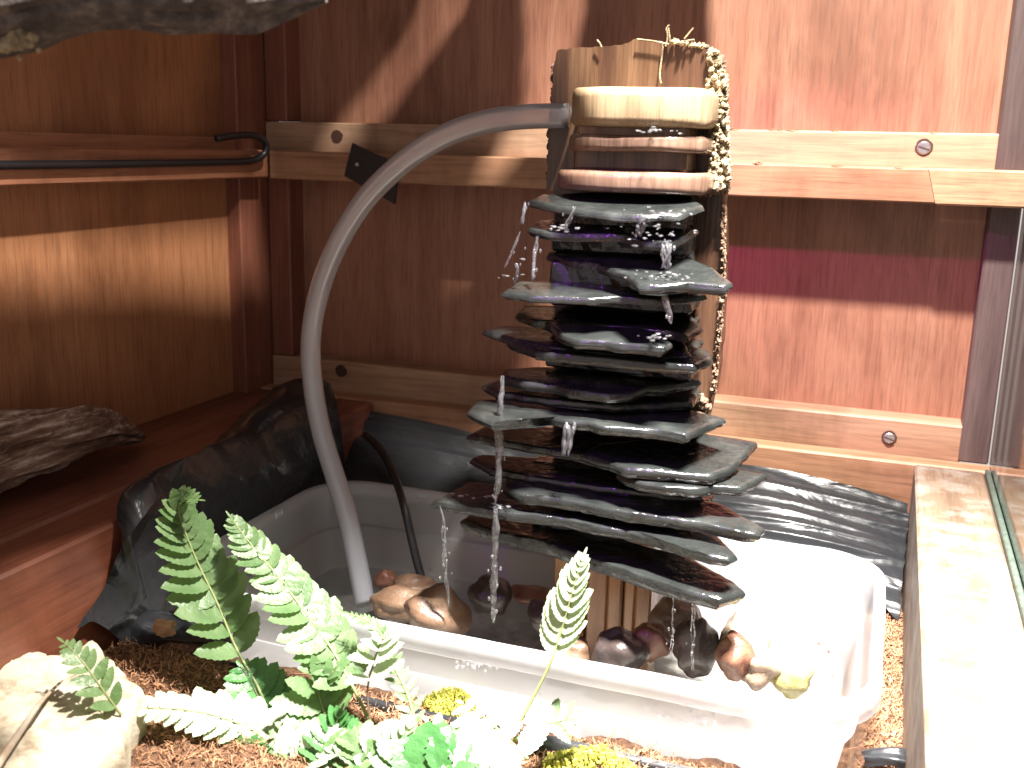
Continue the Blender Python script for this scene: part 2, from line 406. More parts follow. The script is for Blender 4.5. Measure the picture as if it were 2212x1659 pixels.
# ------------------------------------------------------------------ soil and coir
SZ = -.330
def soil_z(x, y):
    z = SZ + .006 * nz((x, y, 0), 22) + .0035 * nz((x, y, 1), 70) + .002 * nz((x, y, 2), 160)
    z += .012 * max(0, min(1, (-.30 - x) / .12)) * max(0, min(1, (.54 - y) / .06))
    return z
TX0, TX1, TY0, TY1, RIM = -.436, .0185, .5085, .747, -.280     # tub rim rectangle
vs, fs = [], []; nx, ny = 190, 190
x0, x1, y0, y1 = -.449, .0335, .28, .855
for j in range(ny + 1):
    for i in range(nx + 1):
        x = x0 + (x1 - x0) * i / nx; y = y0 + (y1 - y0) * j / ny
        z = soil_z(x, y)
        # the hollow the tub stands in
        dx = min(x - (TX0 + .012), (TX1 - .012) - x); dy = min(y - (TY0 + .011), (TY1 - .011) - y); dd = min(dx, dy)
        if dd > 0: z = min(z, -.3815)
        vs.append((x, y, z))
for j in range(ny):
    for i in range(nx):
        a = j * (nx + 1) + i; fs.append((a, a + 1, a + nx + 2, a + nx + 1))
so = tag(mk('soil', vs, fs, M['soil'], None, True), 'brown coir soil covering the floor in front of the tub', None, None, 'structure')
def inside_tub(x, y, m=.004): return TX0 + m < x < TX1 - m and TY0 + m < y < TY1 - m
pr = []
for k in range(15000):
    if k % 5 == 0: x, y = random.uniform(.010, .033), random.uniform(.40, .76)
    else: x, y = random.uniform(-.445, .033), random.uniform(.375, .53)
    if inside_tub(x, y): continue
    z = soil_z(x, y) + random.uniform(.0002, .003); a = random.uniform(0, 2 * pi); L = random.uniform(.002, .009) * (2.2 if k % 19 == 0 else 1); w = random.uniform(.00012, .0004)
    b = a + random.uniform(-1.2, 1.2); h = random.uniform(-.001, .004)
    p = [Vector((x, y, z)), Vector((x + cos(a) * L * .5, y + sin(a) * L * .5, z + h)), Vector((x + cos(a) * L * .5 + cos(b) * L * .5, y + sin(a) * L * .5 + sin(b) * L * .5, z + random.uniform(-.001, .002)))]
    s = Vector((-sin(a), cos(a), .4)) * w; s2 = Vector((-sin(b), cos(b), -.4)) * w
    pr.append(([p[0] - s, p[0] + s, p[1] - s, p[1] + s, p[2] - s2 * .4, p[2] + s2 * .4], [(0, 1, 3, 2), (2, 3, 5, 4)]))
for k in range(3800):
    if k % 4 == 0: x, y = random.uniform(.012, .033), random.uniform(.40, .76)
    else: x, y = random.uniform(-.445, .033), random.uniform(.375, .53)
    if inside_tub(x, y): continue
    r = random.uniform(.0004, .0013) * (2.0 if k % 23 == 0 else 1)
    pr.append(blob((x, y, soil_z(x, y) + r * .5), (r * random.uniform(.8, 1.8), r, r * .8), k, .5, 1, 5, 3))
tag(mk('coir_fibres', *join(pr), M['fibre'], so), kind='stuff')

# ------------------------------------------------------------------ plastic tub and its water
def rrect(x0, x1, y0, y1, r, n=10):
    out = []
    for cx, cy, a0 in ((x1 - r, y1 - r, 0), (x0 + r, y1 - r, pi / 2), (x0 + r, y0 + r, pi), (x1 - r, y0 + r, 3 * pi / 2)):
        for k in range(n + 1):
            a = a0 + pi / 2 * k / n; out.append((cx + r * cos(a), cy + r * sin(a)))
    # densify the long sides
    res = []
    for i, p in enumerate(out):
        q = out[(i + 1) % len(out)]; res.append(p)
        m = int(math.hypot(q[0] - p[0], q[1] - p[1]) / .012)
        for k in range(1, m + 1): res.append((p[0] + (q[0] - p[0]) * k / (m + 1), p[1] + (q[1] - p[1]) * k / (m + 1)))
    return res
def rloft(prof, R=.046, close=False, wob=.0006):
    vs, fs = [], []; n = None
    base_pts = rrect(TX0, TX1, TY0, TY1, R)
    ccx, ccy = (TX0 + TX1) / 2, (TY0 + TY1) / 2; hx, hy = (TX1 - TX0) / 2, (TY1 - TY0) / 2
    n = len(base_pts)
    for ins, z in prof:
        for (x, y) in base_pts:
            X = ccx + (x - ccx) * (1 - ins / hx); Y = ccy + (y - ccy) * (1 - ins / hy)
            vs.append((X + wob * nz((x, y, z), 30), Y + wob * nz((x, y, z), 30, 2), z + wob * nz((x, y, 0), 25, 3)))
    for j in range(len(prof) - 1):
        for i in range(n):
            a, b = j * n + i, j * n + (i + 1) % n; fs.append((a, b, b + n, a + n))
    if close: fs.append(tuple(range((len(prof) - 1) * n, len(prof) * n)))
    return vs, fs
tub = empty('plastic_tub', ((TX0 + TX1) / 2, (TY0 + TY1) / 2, -.380), 'translucent white plastic tub with rounded corners holding pond water and stones', 'tub')
mk('rim', *rloft([(.0006, RIM - .0125), (.0, RIM - .0115), (.0002, RIM - .0012), (.0009, RIM - .0002), (.0062, RIM), (.0070, RIM - .0006), (.0076, RIM - .006)]), M['tub'], tub, True)
mk('basin', *rloft([(.0075, RIM - .0060), (.0090, RIM - .018), (.0112, RIM - .0335), (.0116, RIM - .0345), (.0140, RIM - .0349), (.0146, RIM - .0358), (.019, RIM - .062), (.0235, RIM - .090), (.027, RIM - .0975), (.034, RIM - .0995)]), M['tub'], tub, True)
mk('basin_floor', *rloft([(.0235, RIM - .0902), (.0275, RIM - .0972), (.034, RIM - .0992)], close=True), M['silt'], tub, True)
for px in ((610, 1103), (930, 1050)):
    c = onZ(*px, RIM)
    if px[0] == 610: box('rim_tab', TX0 + .0072, TX0 + .0088, c.y - .005, c.y + .005, RIM - .006, RIM - .0004, M['tub'], tub)
    else: box('rim_tab', c.x - .005, c.x + .005, TY1 - .0088, TY1 - .0072, RIM - .006, RIM - .0004, M['tub'], tub)
WZ = -.346
HITS = [(-.238, .60), (-.285, .595), (-.10, .60), (-.085, .61), (-.125, .60), (-.20, .60)]
vs, fs = [], []; nx, ny = 110, 56
for j in range(ny + 1):
    for i in range(nx + 1):
        x = TX0 + .021 + (TX1 - TX0 - .042) * i / nx; y = TY0 + .021 + (TY1 - TY0 - .042) * j / ny
        # square grid pulled in at the rounded corners
        u, v = 2 * i / nx - 1, 2 * j / ny - 1
        k = 1 - .012 * max(0, abs(u) ** 6 * abs(v) ** 6) * 6
        x = (TX0 + TX1) / 2 + (x - (TX0 + TX1) / 2) * k; y = (TY0 + TY1) / 2 + (y - (TY0 + TY1) / 2) * (1 - (1 - k) * 2)
        z = WZ + .0008 * nz((x, y, 0), 60)
        for hx, hy in HITS:
            r = math.hypot(x - hx, y - hy); z += .0016 * cos(r * 620) * math.exp(-r * 38)
        vs.append((x, y, z))
for j in range(ny):
    for i in range(nx):
        a = j * (nx + 1) + i; fs.append((a, a + 1, a + nx + 2, a + nx + 1))
pw = tag(mk('pond_water', vs, fs, M['water'], None, True), 'clear rippled water in the bottom of the plastic tub', None, None, 'structure')
pr = []
for (hx, hy), n, R in (((-.112, .600), 320, .015), ((-.085, .590), 60, .012), ((-.215, .70), 70, .020), ((-.238, .60), 60, .012)):
    for k in range(n):
        a = random.uniform(0, 2 * pi); r = R * abs(random.gauss(0, .55)); q = random.uniform(.0005, .0017)
        pr.append(blob((hx + cos(a) * r * 1.3, hy + sin(a) * r * .8, WZ + q * .4), (q, q, q), k, 0, 1, 7, 5))
tag(mk('foam', *join(pr), M['foam'], pw, True), kind='stuff')

# stones lying in the tub: (picture x, y of the centre, half width, half height, base y depth, material, label)
def stone(px, py, hw, hh, Y, mat, label, tilt=0.0, seed=0, group=None):
    c = onY(px, py, Y); k = Y / F * 1.16
    rx, rz = hw * k, hh * k; ry = (rx + rz) * .5
    z0 = -.3785
    c.z = max(c.z, z0 + rz * .95)
    v, f = blob((0, 0, 0), (rx, ry, rz), seed, .36, 1.1, 24, 16)
    R_ = Matrix.Rotation(tilt, 3, 'Y')
    return tag(mk('pebble', [R_ @ Vector(q) + c for q in v], f, M[mat], None, True), label, 'stone', 'stones in the tub')
stone(945, 1322, 68, 60, .610, 'st_brown', 'big smooth brown stone under the thin falling water thread', .15, 1)
stone(870, 1300, 75, 34, .640, 'st_brown', 'flat reddish brown stone at the foot of the clear hose', -.05, 2)
stone(835, 1252, 26, 22, .690, 'st_red', 'small rust red stone behind the hose foot', .2, 3)
stone(905, 1268, 58, 22, .668, 'st_brown', 'wet brown stone where the black cable enters the water', 0, 4)
stone(1060, 1290, 46, 40, .655, 'st_dark', 'dark brown stone behind the thick falling water stream', .1, 5)
stone(1150, 1284, 48, 18, .690, 'st_red', 'low rust brown stone beside the wooden post', 0, 6)
stone(1335, 1410, 55, 46, .598, 'st_dark', 'dark purplish stone in front of the wooden post', .1, 7)
stone(1462, 1338, 50, 44, .650, 'st_brown', 'round light brown stone under the lowest slate tip', 0, 8)
stone(1502, 1395, 44, 66, .612, 'st_dark', 'tall dark veined stone standing beside the white foam', .05, 9)
stone(1610, 1385, 48, 62, .628, 'st_pale', 'pale cream stone standing on end behind the red stone', .12, 10)
stone(1588, 1415, 38, 46, .596, 'st_red', 'red brown glossy stone leaning on the pale stone', -.1, 11)
stone(1640, 1440, 40, 42, .600, 'st_pale', 'beige mottled stone between the red and the yellow stone', 0, 12)
stone(1705, 1450, 50, 44, .612, 'st_yel', 'yellow translucent looking stone near the rounded tub end', .5, 13)
stone(1185, 1330, 50, 30, .640, 'st_dark', 'dark flat stone in the shade left of the wooden post', .1, 15)
stone(1410, 1385, 38, 36, .618, 'st_red', 'rusty stone under the white foam beside the post', .2, 19)
stone(1235, 1405, 40, 30, .60, 'st_brown', 'brown stone hidden behind the white fern frond', 0, 14)

# ------------------------------------------------------------------ slate waterfall tower
SY = .662                      # front of the wooden slab
tower = empty('slate_waterfall', (-.165, SY, -.379), 'tower of wet black slates on a bark edged log under rounded wooden trays', 'waterfall')
def prism(outline, y0, y1, rag=0.0, seed=0):
    """front outline (x, z) extruded from y0 to y1"""
    n = len(outline)
    vs = [(x, y0 + rag * nz((x, z, 0), 60, seed), z) for x, z in outline] + [(x, y1, z) for x, z in outline]
    cx = sum(p[0] for p in outline) / n; cz = sum(p[1] for p in outline) / n
    fs = [(i, i + n, (i + 1) % n + n, (i + 1) % n) for i in range(n)]
    vs += [(cx, y0, cz), (cx, y1, cz)]
    fs += [(2 * n, i, (i + 1) % n) for i in range(n)] + [(2 * n + 1, (i + 1) % n + n, i + n) for i in range(n)]
    return vs, fs
def outline_px(pts, Y, k=6, amp=.0008, seed=0):
    out = []
    P = [onY(*p, Y) for p in pts]
    for i, p in enumerate(P):
        q = P[(i + 1) % len(P)]
        for j in range(k):
            t = j / k; v = p.lerp(q, t); a = amp * (1 if j else .3)
            out.append((v.x + a * nz(v, 260, seed), v.z + a * nz(v, 260, seed + 5)))
    return out
up = [(1205, 108), (1240, 104), (1300, 100), (1345, 97), (1375, 84), (1400, 86), (1450, 92), (1500, 96), (1522, 104), (1540, 118), (1543, 250), (1545, 412), (1180, 412), (1184, 330), (1186, 250), (1194, 180), (1196, 140)]
mk('log_slab', *prism(outline_px(up, SY, 5, .0010, 1), SY, SY + .024), M['slab'], tower)
low = [(1196, 405), (1560, 400), (1563, 500), (1563, 620), (1556, 740), (1546, 830), (1532, 880), (1500, 1000), (1430, 1100), (1415, 1180), (1200, 1180), (1195, 800)]
mk('log_slab', *prism(outline_px(low, SY + .010, 5, .0015, 2), SY + .010, SY + .030), M['slab'], tower)
# grooved post below the slates
pr = []; px = [1197, 1232, 1270, 1318, 1352, 1380, 1417]
for i in range(6):
    a = onY(px[i], 1150, SY - .004); b = onY(px[i + 1], 1150, SY - .004)
    bm = bmesh.new(); dy = (.002, 0, .004, .001, .003, 0)[i]
    bbox(bm, a.x + .0004, b.x - .0004, SY - .006 + dy, SY + .020, -.3795, -.205, .0014)
    mkbm('post_strip', bm, M['post'], tower)
# bark crust on the right edge
pr = []
def crust(p0, p1, w, n, Y, rs, seed):
    rnd = random.Random(seed)
    for k in range(n):
        t = rnd.random(); c = onY(p0[0] + (p1[0] - p0[0]) * t + w * rnd.uniform(-1, 1), p0[1] + (p1[1] - p0[1]) * t, Y + rnd.uniform(-.004, .010))
        r = rnd.uniform(*rs); pr.append(blob(c, (r, r, r * rnd.uniform(.8, 1.8)), k + seed, .6, 1.4, 7, 5))
crust((1536, 112), (1556, 180), 13, 220, SY, (.0007, .0020), 11)
crust((1549, 165), (1555, 405), 20, 1000, SY - .001, (.0007, .0021), 12)
crust((1450, 90), (1530, 102), 6, 40, SY, (.0007, .0016), 13)
tag(mk('bark_edge', *join(pr), M['bark'], tower), kind='stuff')
pr = []
crust((1562, 440), (1562, 640), 5, 300, SY + .008, (.0005, .0012), 21)
crust((1560, 640), (1540, 850), 5, 260, SY + .008, (.0005, .0012), 22)
crust((1500, 850), (1525, 880), 14, 60, SY + .006, (.001, .0024), 23)
tag(mk('bark_edge', *join(pr), M['bark_b'], tower), kind='stuff')
pr = []
crust((1522, 412), (1560, 405), 12, 50, SY, (.0015, .003), 31); crust((1545, 128), (1556, 405), 15, 260, SY + .004, (.0015, .003), 32)
crust((1200, 140), (1184, 400), 4, 70, SY + .006, (.0010, .0022), 33)
tag(mk('bark_core', *join(pr), M['bark_d'], tower), kind='stuff')
pr = []
for pts in ([(1438, 100), (1442, 80), (1440, 62), (1446, 54)], [(1448, 98), (1446, 76), (1444, 60)], [(1478, 84), (1488, 72), (1498, 60)], [(1376, 85), (1410, 89), (1445, 96)], [(1300, 102), (1296, 94), (1290, 86)], [(1432, 94), (1430, 120), (1425, 160), (1428, 180)], [(1455, 96), (1475, 90), (1500, 86)]):
    mk('wood_fibre', *tube(spline([onY(*p, SY - .003) for p in pts], 5), .0006, 5), M['bark'], tower)
# rounded wooden trays
def tray(name, xa, xb, ya, yb, depth, mat, bev, wob, seed, dx=0):
    a = onY(xa, ya, SY - depth); b = onY(xb, yb, SY - depth)
    bm = bmesh.new(); bbox(bm, a.x, b.x, SY - depth, SY + .001, b.z, a.z, min(bev, (a.z - b.z) * .46), 5)
    bmesh.ops.subdivide_edges(bm, edges=[e for e in bm.edges if e.calc_length() > .02], cuts=14, use_grid_fill=True)
    for v in bm.verts:
        u = (v.co.x - (a.x + b.x) / 2) / ((b.x - a.x) / 2); w = max(0, (SY - v.co.y) / depth)
        v.co.y += w * depth * .42 * abs(u) ** 4                     # rounded plan
        v.co += Vector((0, wob * nz(v.co, 70, seed), wob * nz(v.co, 55, seed + 3)))
    return mkbm(name, bm, M[mat], tower, True)
tray('wood_cap', 1212, 1522, 186, 276, .050, 'cap', .0055, .0004, 1)
tray('wood_tray', 1208, 1514, 288, 332, .047, 'wet_cap', .0036, .0007, 2)
tray('wood_tray', 1182, 1516, 365, 424, .046, 'wet_cap', .0042, .0004, 3)
bm = bmesh.new(); a = onY(1252, 320, SY - .02); b = onY(1492, 370, SY - .02); bbox(bm, a.x, b.x, SY - .034, SY, b.z - .002, a.z + .002, .003, 3)
mkbm('wood_core', bm, M['slab'], tower)
bm = bmesh.new(); a = onY(1258, 270, SY - .02); b = onY(1495, 295, SY - .02); bbox(bm, a.x, b.x, SY - .032, SY, b.z - .002, a.z + .002, .002)
mkbm('wood_core', bm, M['post'], tower)

def slate_part(front, back, tilt, y_mid, th, seed, roll=0.0):
    th *= .75
    """front / back: picture outline of the top face; the face lies in a plane tipped forward by tilt"""
    mid = front[len(front) // 2]; P0 = onY(*mid, y_mid)
    n = Vector((sin(radians(roll)), -sin(radians(tilt)), cos(radians(tilt)))).normalized()
    rnd = random.Random(seed); pts = []
    def put(p): 
        q = onP(*p, P0, n)
        q.y = min(max(q.y, .555), SY + .012)
        q.z = P0.z - ((q.x - P0.x) * n.x + (q.y - P0.y) * n.y) / n.z
        return q
    F3 = [put(p) for p in front]; B3 = [put(p) for p in back]
    poly = F3 + B3[::-1]
    fine = []
    for i, p in enumerate(poly):
        q = poly[(i + 1) % len(poly)]; m = max(2, int((q - p).length / .0045))
        for k in range(m):
            v = p.lerp(q, k / m); a = .0009 if k else .0003
            fine.append(v + Vector((a * nz(v, 240, seed), a * 1.5 * nz(v, 240, seed + 9), 0)))
    c = sum(fine, Vector()) / len(fine); m = len(fine)
    vs, fs = [], []
    # rings: inner top, top rim, chipped layer steps, bottom, inner bottom
    rings = [(.55, 0, 0), (.88, 0, .0), (.955, -.0002, .0003), (.982, -.0010, .0005), (.996, -.0024, .0007), (1.0, -.0036, .0008), (.990, -th * .75, .0012), (.978, -th * .80, .0014), (.970, -th, .0012), (.90, -th, .0006), (.5, -th, 0)]
    for s, dz, w in rings:
        for v in fine:
            d = v - c; k = s + (w / max(d.length, .02)) * nz(v + Vector((0, 0, dz)), 190, seed + 4) * 1.6
            q = c + Vector((d.x * k, d.y * k, d.z * k)); q.z += dz + .0006 * nz(q, 40, seed + 2)
            vs.append(q)
    for j in range(len(rings) - 1):
        for i in range(m):
            a, b = j * m + i, j * m + (i + 1) % m; fs.append((a, a + m, b + m, b))
    vs += [c.copy(), c + Vector((0, 0, -th))]
    e = len(rings) - 1
    fs += [(len(vs) - 2, i, (i + 1) % m) for i in range(m)] + [(len(vs) - 1, e * m + (i + 1) % m, e * m + i) for i in range(m)]
    o = mk('slate', vs, fs, M['slate'], tower, True); o.data.set_sharp_from_angle(angle=radians(52)); return o
SL = [  # front edge (left to right), back edge (left to right), tilt, depth of the front edge, thickness
 ([(1140, 432), (1200, 446), (1265, 455), (1330, 462), (1400, 465), (1470, 462), (1522, 441)], [(1165, 419), (1260, 414), (1400, 414), (1500, 420)], 13, .598, .006),
 ([(1138, 491), (1184, 502), (1260, 504), (1348, 505), (1382, 518), (1444, 525), (1485, 508), (1508, 491)], [(1158, 474), (1300, 470), (1490, 478)], 13, .604, .007),
 ([(1180, 548), (1230, 562), (1300, 572), (1400, 580), (1500, 570)], [(1190, 532), (1350, 528), (1500, 540)], 12, .615, .006),
 ([(1290, 569), (1348, 590), (1382, 614), (1427, 617), (1485, 610), (1532, 614), (1567, 618), (1584, 609)], [(1318, 561), (1400, 560), (1495, 557), (1545, 580)], 14, .590, .008),
 ([(1081, 629), (1143, 639), (1211, 641), (1280, 644), (1331, 640), (1416, 644), (1485, 641), (1529, 634)], [(1116, 606), (1230, 609), (1400, 612), (1512, 620)], 9, .600, .006),
 ([(1112, 676), (1150, 690), (1300, 702), (1450, 714), (1490, 724), (1518, 702)], [(1128, 657), (1300, 660), (1495, 676)], 8, .612, .007),
 ([(1143, 681), (1184, 696), (1211, 720), (1245, 733), (1314, 737), (1382, 744), (1433, 752), (1454, 741)], [(1163, 675), (1293, 678), (1370, 704), (1430, 718)], 11, .588, .008),
 ([(1042, 711), (1095, 730), (1180, 747), (1300, 762), (1440, 772), (1500, 768)], [(1085, 702), (1250, 708), (1480, 735)], 7, .604, .006),
 ([(1096, 735), (1157, 758), (1250, 768), (1350, 777), (1440, 785), (1505, 789), (1543, 771)], [(1112, 724), (1300, 735), (1480, 742), (1530, 752)], 7, .598, .008),
 ([(1081, 812), (1136, 826), (1191, 830), (1245, 843), (1314, 853), (1358, 850), (1399, 835), (1468, 828), (1515, 817)], [(1086, 795), (1155, 791), (1300, 790), (1470, 798)], 7, .594, .008),
 ([(1040, 827), (1068, 846), (1200, 864), (1330, 874), (1440, 870), (1500, 868)], [(1072, 818), (1300, 830), (1480, 845)], 5, .610, .007),
 ([(1007, 886), (1061, 911), (1140, 905), (1174, 895), (1218, 905), (1256, 911), (1314, 922), (1416, 927), (1485, 939), (1515, 925), (1572, 902)], [(1026, 861), (1250, 866), (1511, 885)], 4, .590, .008),
 ([(1006, 936), (1072, 951), (1174, 967), (1300, 990), (1420, 1000), (1520, 985)], [(1053, 913), (1280, 925), (1500, 945)], 4, .600, .007),
 ([(1251, 977), (1321, 998), (1357, 1011), (1412, 1016), (1467, 1020), (1541, 1025), (1580, 1010), (1638, 953)], [(1290, 958), (1420, 945), (1511, 933), (1600, 945)], 5, .590, .009),
 ([(1332, 1020), (1376, 1039), (1431, 1050), (1504, 1054), (1545, 1050), (1603, 1053), (1657, 1023)], [(1380, 1000), (1500, 1000), (1590, 1012)], 4, .588, .008),
 ([(1013, 990), (1055, 1012), (1150, 1030), (1300, 1052), (1450, 1068), (1520, 1070)], [(1030, 980), (1250, 990), (1480, 1020)], 3, .606, .007),
 ([(1086, 1050), (1123, 1067), (1174, 1073), (1248, 1083), (1321, 1100), (1394, 1111), (1467, 1121), (1541, 1134), (1614, 1149), (1643, 1151), (1653, 1138)], [(1086, 1031), (1138, 1028), (1350, 1050), (1562, 1086)], 3, .586, .009),
 ([(929, 1081), (991, 1091), (1057, 1101), (1120, 1110), (1218, 1119), (1284, 1136), (1357, 1147), (1431, 1166), (1467, 1179), (1541, 1201), (1577, 1205), (1596, 1197)], [(1010, 1037), (1200, 1062), (1400, 1100), (1541, 1143)], 3, .586, .008),
 ([(993, 1120), (1064, 1148), (1174, 1171), (1248, 1196), (1321, 1219), (1357, 1233), (1412, 1251), (1486, 1275), (1522, 1284), (1555, 1292), (1613, 1275)], [(1024, 1099), (1250, 1140), (1497, 1205), (1592, 1256)], 3, .582, .011),
]
for i, (f_, b_, t_, y_, th) in enumerate(SL): slate_part(f_, b_, t_, y_, th, i + 1)
# recessed spacer slates that hold the ledges apart
gaps = [(1196, 1478, 450, 486), (1192, 1482, 512, 545), (1190, 1485, 575, 622), (1188, 1488, 640, 668), (1186, 1488, 690, 722), (1175, 1492, 745, 760), (1175, 1492, 785, 806), (1172, 1494, 842, 866), (1165, 1500, 905, 925), (1160, 1500, 955, 985), (1150, 1510, 1010, 1040), (1140, 1515, 1070, 1092), (1150, 1490, 1130, 1160)]
for i, (xa, xb, ya, yb) in enumerate(gaps):
    sl = .0 if ya < 700 else (ya - 700) / 460 * .14
    Y = SY - .034 + .006 * sin(i * 2.1)
    a = onY(xa, ya - 14, Y); b = onY(xb, yb + 14 + sl * (xb - xa) * .5, Y)
    bm = bmesh.new(); bbox(bm, a.x, b.x, Y, SY + .006, b.z, a.z, .0016)
    bmesh.ops.subdivide_edges(bm, edges=[e for e in bm.edges if e.calc_length() > .02], cuts=12, use_grid_fill=True)
    for v in bm.verts: v.co += Vector((.002 * nz(v.co, 150, i), .004 * nz(v.co, 120, i + 2), 0))
    mkbm('spacer_slate', bm, M['slate'], tower)

# ------------------------------------------------------------------ hose, cables, plate
hp = [(788, 1300, .655), (772, 1215, .662), (752, 1120, .672), (724, 1030, .682), (694, 930, .690), (676, 830, .695), (672, 730, .695), (690, 630, .690), (728, 530, .682), (790, 430, .674), (872, 350, .668), (960, 294, .664), (1050, 263, .660), (1140, 252, .656), (1225, 250, .652)]
v, f = tube(spline([onY(x, y, Y) for x, y, Y in hp], 8), .0080, 20)
tag(mk('clear_hose', v, f, M['hose'], None, True), 'clear vinyl hose arching from the tub up to the wooden cap', 'hose')
v, f = tube(spline([onY(x, y, Y) for x, y, Y in [(790, 940, .80), (822, 972, .775), (850, 1025, .735), (872, 1090, .705), (888, 1160, .695), (900, 1210, .690), (914, 1262, .685)]], 8), .0034, 12)
tag(mk('pump_cable', v, f, M['black'], None, True), 'black rubber pump cable running down into the tub water', 'cable')
v, f = tube(spline([onX(x, y, X) for x, y, X in [(-120, 360, -.5505), (0, 357, -.5505), (200, 355, -.5505), (400, 352, -.5505), (500, 350, -.5505), (548, 346, -.549), (572, 330, -.546), (572, 306, -.544), (548, 293, -.545), (510, 293, -.548), (468, 299, -.552)]], 8), .0031, 10)
tag(mk('hooked_cable', v, f, M['black'], None, True), 'black cable lying along the side batten and curling back at its end', 'cable')
mp = empty('mounting_plate', onY(800, 437, .8475), 'small black plate screwed askew to the back batten behind the hose', 'plate')
mk('plate', *prism([(q.x, q.z) for q in (onY(*p, .845) for p in [(761, 309), (862, 357), (853, 441), (744, 380)])], .8445, .8475), M['blackmetal'], mp)
bm = bmesh.new(); bmesh.ops.create_uvsphere(bm, u_segments=10, v_segments=6, radius=.0022); c = onY(771, 355, .8445)
for q in bm.verts: q.co += c
mkbm('screw_head', bm, M['steel'], mp, True)

# ------------------------------------------------------------------ black polythene
def sheet(name, rows, label, nu=60, nv=40, amp=.004, sc=45, seed=0, ax=.45):
    R3 = [spline(r, 8) for r in rows]
    def at(line, t):
        k = t * (len(line) - 1); i = min(int(k), len(line) - 2); return line[i].lerp(line[i + 1], k - i)
    vs, fs = [], []
    for j in range(nv + 1):
        for i in range(nu + 1):
            u = i / nu
            colp = [at(r, u) for r in R3]
            cl = spline(colp, 6); p = at(cl, j / nv)
            q = Vector((p.x * ax + p.z * .6, p.y + p.z * .6, p.z * .5)); h = amp * nz(q, sc * .6, seed) + amp * 1.1 * (1 - abs(nz(q, sc * .55, seed + 2)) * 3.0) + amp * .12 * nz(p, sc * 2, seed + 1)
            vs.append(p + Vector((h * .35, -h * .5, h * .8)))
    for j in range(nv):
        for i in range(nu):
            a = j * (nu + 1) + i; fs.append((a, a + 1, a + nu + 2, a + nu + 1))
    o = mk(name, vs, fs, M['poly'], None, True)
    return tag(o, label, 'plastic sheet')
# hanging behind the tub
sheet('plastic_liner', [
    [(-.548, .846, -.247), (-.45, .845, -.248), (-.36, .845, -.255), (-.29, .846, -.268), (-.20, .846, -.262), (-.10, .846, -.256), (-.02, .846, -.262), (.0325, .846, -.270)],
    [(-.545, .815, -.262), (-.44, .82, -.268), (-.36, .82, -.272), (-.27, .82, -.285), (-.18, .815, -.282), (-.08, .81, -.272), (-.01, .81, -.283), (.032, .812, -.292)],
    [(-.52, .785, -.280), (-.42, .785, -.292), (-.34, .785, -.297), (-.25, .785, -.300), (-.16, .785, -.297), (-.06, .78, -.291), (.0, .785, -.296), (.031, .78, -.305)],
    [(-.50, .755, -.310), (-.42, .757, -.316), (-.34, .757, -.318), (-.25, .757, -.318), (-.16, .757, -.315), (-.06, .757, -.307), (.006, .757, -.315), (.031, .74, -.326)]],
    'black polythene sheet stretched behind the tub below the back rail', 110, 90, .0030, 82, 3, .10)
# bunched between the tub and the left sill
rows = []
for L, top in ((onZ(588, 838, -.212), 1), (onZ(480, 942, -.226), 1), (onZ(400, 1020, -.229), 1), (onZ(305, 1118, -.232), 1), (onX(238, 1240, -.4462), 0), (onX(168, 1366, -.4452), 0)):
    T = Vector((-.4405, min(L.y + .035, .80), -.318))
    K = Vector((-.450, L.y + .012, max(L.z, -.232) + .006)) if top else L.lerp(T, .35) + Vector((0, 0, .008))
    rows.append([L, L.lerp(K, .5) + Vector((0, 0, .006 * top)), K, K.lerp(T, .3) + Vector((.003, 0, 0)), K.lerp(T, .65), T])
sheet('plastic_sheet', rows, 'crumpled black polythene bunched between the left sill and the tub', 70, 110, .0034, 46, 7, .8)
fl = [[onY(x, y, Y) for x, y, Y in r] for r in (
    [(236, 1345, .512), (290, 1322, .516), (360, 1322, .518), (430, 1330, .518), (500, 1350, .516)],
    [(228, 1368, .500), (285, 1352, .503), (360, 1356, .505), (430, 1362, .505), (500, 1378, .504)],
    [(238, 1395, .494), (290, 1398, .494), (352, 1384, .496), (425, 1388, .498), (505, 1404, .498)],
    [(290, 1408, .497), (310, 1408, .498), (352, 1392, .50), (425, 1394, .503), (505, 1410, .503)])]
sheet('plastic_flap', fl, 'loose flap of black polythene folded over the soil behind the fern', 50, 26, .0028, 70, 12)
c = onY(357, 1355, .498)
v, f = blob(c + Vector((0, -.001, .0)), (.0095, .0022, .0062), 3, .5, 1.2, 12, 8)
tag(mk('bark_chip', [Matrix.Rotation(-.35, 3, 'Y') @ (q - c) + c for q in v], f, M['raw']), 'small orange brown bark chip on the black plastic flap', 'bark chip')
# strip of liner standing along the front of the tub
sheet('liner_strip', [[(-.40, .5035, -.322), (-.25, .503, -.326), (-.12, .503, -.3245), (-.02, .503, -.326)], [(-.40, .500, -.324), (-.25, .499, -.328), (-.12, .499, -.327), (-.02, .500, -.329)], [(-.40, .497, -.336), (-.25, .496, -.337), (-.12, .496, -.336), (-.02, .497, -.337)]],
    'narrow edge of black liner between the tub front and the soil', 90, 10, .0010, 60, 15)
pc = onZ(1930, 1645, -.318)
sheet('plastic_scrap', [[pc + Vector((-.016, .006, -.002)), pc + Vector((0, .008, .004)), pc + Vector((.018, .006, 0))], [pc + Vector((-.018, 0, 0)), pc + Vector((0, 0, .006)), pc + Vector((.02, 0, .002))], [pc + Vector((-.014, -.006, -.004)), pc + Vector((0, -.008, .002)), pc + Vector((.018, -.006, -.003))]],
    'shiny crumpled scrap of plastic on the soil against the pale sill', 22, 16, .003, 110, 19)

